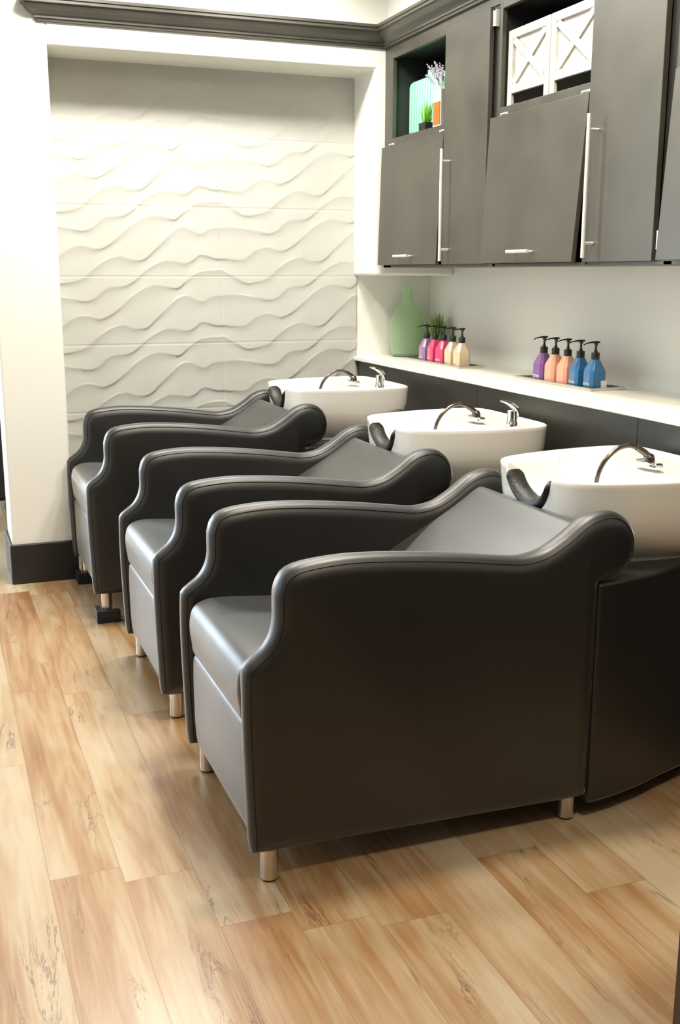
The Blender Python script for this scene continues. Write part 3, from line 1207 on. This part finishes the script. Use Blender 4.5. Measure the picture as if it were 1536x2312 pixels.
gp = thing('potted_grass', 'dark green artificial grass in a white pot behind the row of pump bottles', 'plant', (2.42, 4.95, ZT))
bm = bmesh.new()
lathe(bm, [(0.036, 0.0), (0.040, 0.004), (0.046, 0.07), (0.047, 0.080), (0.043, 0.080), (0.041, 0.068)], n=28)
obj('pot', bm, M_CERAMIC, gp, True, sharp=50)
bm = bmesh.new()
for i in range(230):
    a = random.uniform(0, 2 * math.pi)
    r = random.uniform(0, 0.034)
    l = random.uniform(0.09, 0.165)
    sp = random.uniform(0.0, 0.075) * (r / 0.034 * 0.7 + 0.3)
    b0 = Vector((math.cos(a) * r, math.sin(a) * r, 0.065))
    blade(bm, b0, b0 + Vector((math.cos(a) * sp * 0.8, math.sin(a) * sp * 1.2, l)), (-math.cos(a) * 0.01, -math.sin(a) * 0.01, 0.01), 0.0021)
obj('grass_blades', bm, M_GRASS, gp)

M_TRAY = mat('silver_tray', (0.62, 0.60, 0.55), 0.25, metal=0.85, var=0.04)
M_TRAYIN = mat('dark_tray_inside', (0.10, 0.09, 0.07), 0.5)
for nm, x0, x1, y0, y1, lab in (('t', 2.250, 2.405, 3.318, 3.872, 'narrow silver rimmed tray under the purple, peach and blue bottles'), ('t', 2.228, 2.36, 4.33, 4.905, 'narrow silver rimmed tray under the purple, pink and cream bottles')):
    t = thing('bottle_tray', lab, 'tray', ((x0 + x1) / 2, (y0 + y1) / 2, ZT), 'trays on the counter')
    hx, hy = (x1 - x0) / 2, (y1 - y0) / 2
    r = 0.012
    boxes('rim', [(-hx, -hx + r, -hy, hy, 0, 0.011), (hx - r, hx, -hy, hy, 0, 0.011), (-hx + r, hx - r, -hy, -hy + r, 0, 0.011), (-hx + r, hx - r, hy - r, hy, 0, 0.011)], M_TRAY, t, bev=0.002)
    boxes('base', [(-hx + r * 0.9, hx - r * 0.9, -hy + r * 0.9, hy - r * 0.9, 0.0, 0.003)], M_TRAYIN, t)


def bmat(name, c, trans=0.15):
    m = mat(name, c, 0.25, var=0.05, coat=0.5)
    return m


BM = {
    'purple': bmat('purple_bottle', (0.22, 0.085, 0.30)),
    'lilac': bmat('lilac_bottle', (0.30, 0.15, 0.33)),
    'pink': bmat('hot_pink_bottle', (0.72, 0.045, 0.16)),
    'cream': bmat('cream_bottle', (0.72, 0.56, 0.36)),
    'peach': bmat('peach_bottle', (0.84, 0.40, 0.27)),
    'blue': bmat('blue_bottle', (0.020, 0.14, 0.33)),
}
M_TEXT = mat('white_print', (0.85, 0.84, 0.80), 0.5)
M_STICK = mat('white_sticker', (0.80, 0.79, 0.75), 0.5)


def octo(w, c):
    return [(w, -w + c), (w, w - c), (w - c, w), (-w + c, w), (-w, w - c), (-w, -w + c), (-w + c, -w), (w - c, -w)]


def bottle_mesh():
    bm = bmesh.new()
    rings = []
    for w, c, z in ((0.030, 0.010, 0.0), (0.0335, 0.011, 0.003), (0.0335, 0.011, 0.062), (0.0325, 0.011, 0.068), (0.0175, 0.009, 0.103), (0.0150, 0.0085, 0.107), (0.0130, 0.0076, 0.108)):
        rings.append([Vector((a, b, z)) for a, b in octo(w, c)])
    loft(bm, rings)
    return bm


proto = thing('pump_bottle', 'pump bottle', 'pump bottle')
bb = obj('bottle', bottle_mesh(), BM['purple'], proto)
bevel(bb, 0.003, 3, 20)
bm = bmesh.new()
prof = []
for k in range(40):
    pass
lathe(bm, [(0.0150, 0.106), (0.0155, 0.108), (0.0155, 0.130), (0.0140, 0.132)], n=24)
collar = obj('collar', bm, M_PLASTIC, proto, True, sharp=40)
bm = bmesh.new()
lathe(bm, [(0.0075, 0.130), (0.0070, 0.138), (0.0045, 0.142), (0.0045, 0.158), (0.0075, 0.161), (0.0080, 0.168)], n=16)
# head and spout pointing to -X
rg = []
for x, z, w, h in ((0.014, 0.170, 0.006, 0.003), (0.008, 0.170, 0.010, 0.0042), (-0.004, 0.1705, 0.0085, 0.004), (-0.020, 0.1695, 0.005, 0.0028), (-0.038, 0.1665, 0.0038, 0.0022), (-0.050, 0.1610, 0.0032, 0.0018)):
    rg.append([Vector((x, w * math.cos(a), z + h * math.sin(a))) for a in [2 * math.pi * k / 12 for k in range(12)]])
loft(bm, rg)
pump = obj('pump', bm, M_PLASTIC, proto, True, sharp=50)
tcv = bpy.data.curves.new('lettering', 'FONT')
tcv.body = 'KEVIN'
tcv.size = 0.0165
tcv.align_x = 'CENTER'
tcv.extrude = 0.0002
tcv.materials.append(M_TEXT)
_t = bpy.data.objects.new('tmp', tcv)
COL.objects.link(_t)
bpy.context.view_layer.update()
_me = bpy.data.meshes.new_from_object(_t.evaluated_get(bpy.context.evaluated_depsgraph_get()))
bpy.data.objects.remove(_t)
if not _me.materials:
    _me.materials.append(M_TEXT)
txt = bpy.data.objects.new('lettering', _me)
COL.objects.link(txt)
txt.parent = proto
txt.location = (-0.0338, 0, 0.010)
txt.rotation_euler = (math.radians(90), 0, math.radians(-90))

ROW2 = [('purple', 2.312, 3.746, 'purple pump bottle at the far end of the nearer tray'),
        ('peach', 2.312, 3.660, 'peach pump bottle next to the purple one on the nearer tray'),
        ('peach', 2.312, 3.572, 'peach pump bottle next to the blue ones on the nearer tray'),
        ('blue', 2.312, 3.484, 'blue pump bottle between a peach and a blue one on the nearer tray'),
        ('blue', 2.316, 3.392, 'blue pump bottle at the near end of the nearer tray, with a white sticker')]
ROW1 = [('lilac', 2.290, 4.792, 'dull purple pump bottle at the far end of the farther tray'),
        ('pink', 2.290, 4.700, 'hot pink pump bottle beside the purple one on the farther tray'),
        ('pink', 2.290, 4.606, 'hot pink pump bottle beside the cream ones on the farther tray'),
        ('cream', 2.290, 4.512, 'cream pump bottle beside a pink one on the farther tray'),
        ('cream', 2.290, 4.420, 'cream pump bottle at the near end of the farther tray')]
first = True
for grp, row in (('pump bottles on the nearer tray', ROW2), ('pump bottles on the farther tray', ROW1)):
    for i, (c, x, y, lab) in enumerate(row):
        if first:
            r = proto
            first = False
        else:
            r = copy_tree(proto)
        r.location = (x, y, ZT + 0.0032)
        r.rotation_euler = (0, 0, math.radians(random.uniform(-5, 5) - 4))
        r['label'] = lab
        r['group'] = grp
        for ch in r.children:
            if ch.name.startswith('bottle'):
                if r is not proto:
                    ch.data = ch.data.copy()
                ch.data.materials[0] = BM[c]
        if 'sticker' in lab:
            boxes('sticker', [(0.010, 0.0338, -0.0342, -0.0330, 0.004, 0.030)], M_STICK, r)
        if c in ('cream', 'peach'):
            for ch in list(r.children):
                if ch.name.startswith('lettering'):
                    bpy.data.objects.remove(ch)

# ------------------------------------------------------------------ edges of the view
sb = thing('side_cabinet', 'dark brown wooden cabinet, only its edge showing at the lower right corner', 'cabinet', (1.108, 1.290, 0))
boxes('body', [(0, 0.5, -0.7, 0, 0.0, 0.80)], M_BROWN, sb, bev=0.004)
boxes('top', [(-0.0, 0.52, -0.72, 0.0, 0.80, 0.825)], M_BROWN, sb, bev=0.004)

# dark salon chair in the room beyond the column
ch = thing('armchair', 'dark armchair in the next room, glimpsed left of the white column', 'chair', (0.11, 6.85, 0))
boxes('seat', [(-0.35, 0.27, -0.28, 0.28, 0.055, 0.46)], M_DFAB, ch, bev=0.03)
boxes('backrest', [(-0.35, 0.27, 0.24, 0.34, 0.40, 0.98)], M_DFAB, ch, bev=0.03)
for x in (-0.34, 0.20):
    boxes('armrest', [(x, x + 0.07, -0.28, 0.28, 0.42, 0.66)], M_DFAB, ch, bev=0.02)
for x, y in ((-0.30, -0.23), (0.22, -0.23), (-0.30, 0.23), (0.22, 0.23)):
    bm = bmesh.new()
    lathe(bm, [(0.018, 0.0), (0.024, 0.08)], x, y, 0, 16)
    obj('leg', bm, M_CHROME, ch, True, sharp=40)
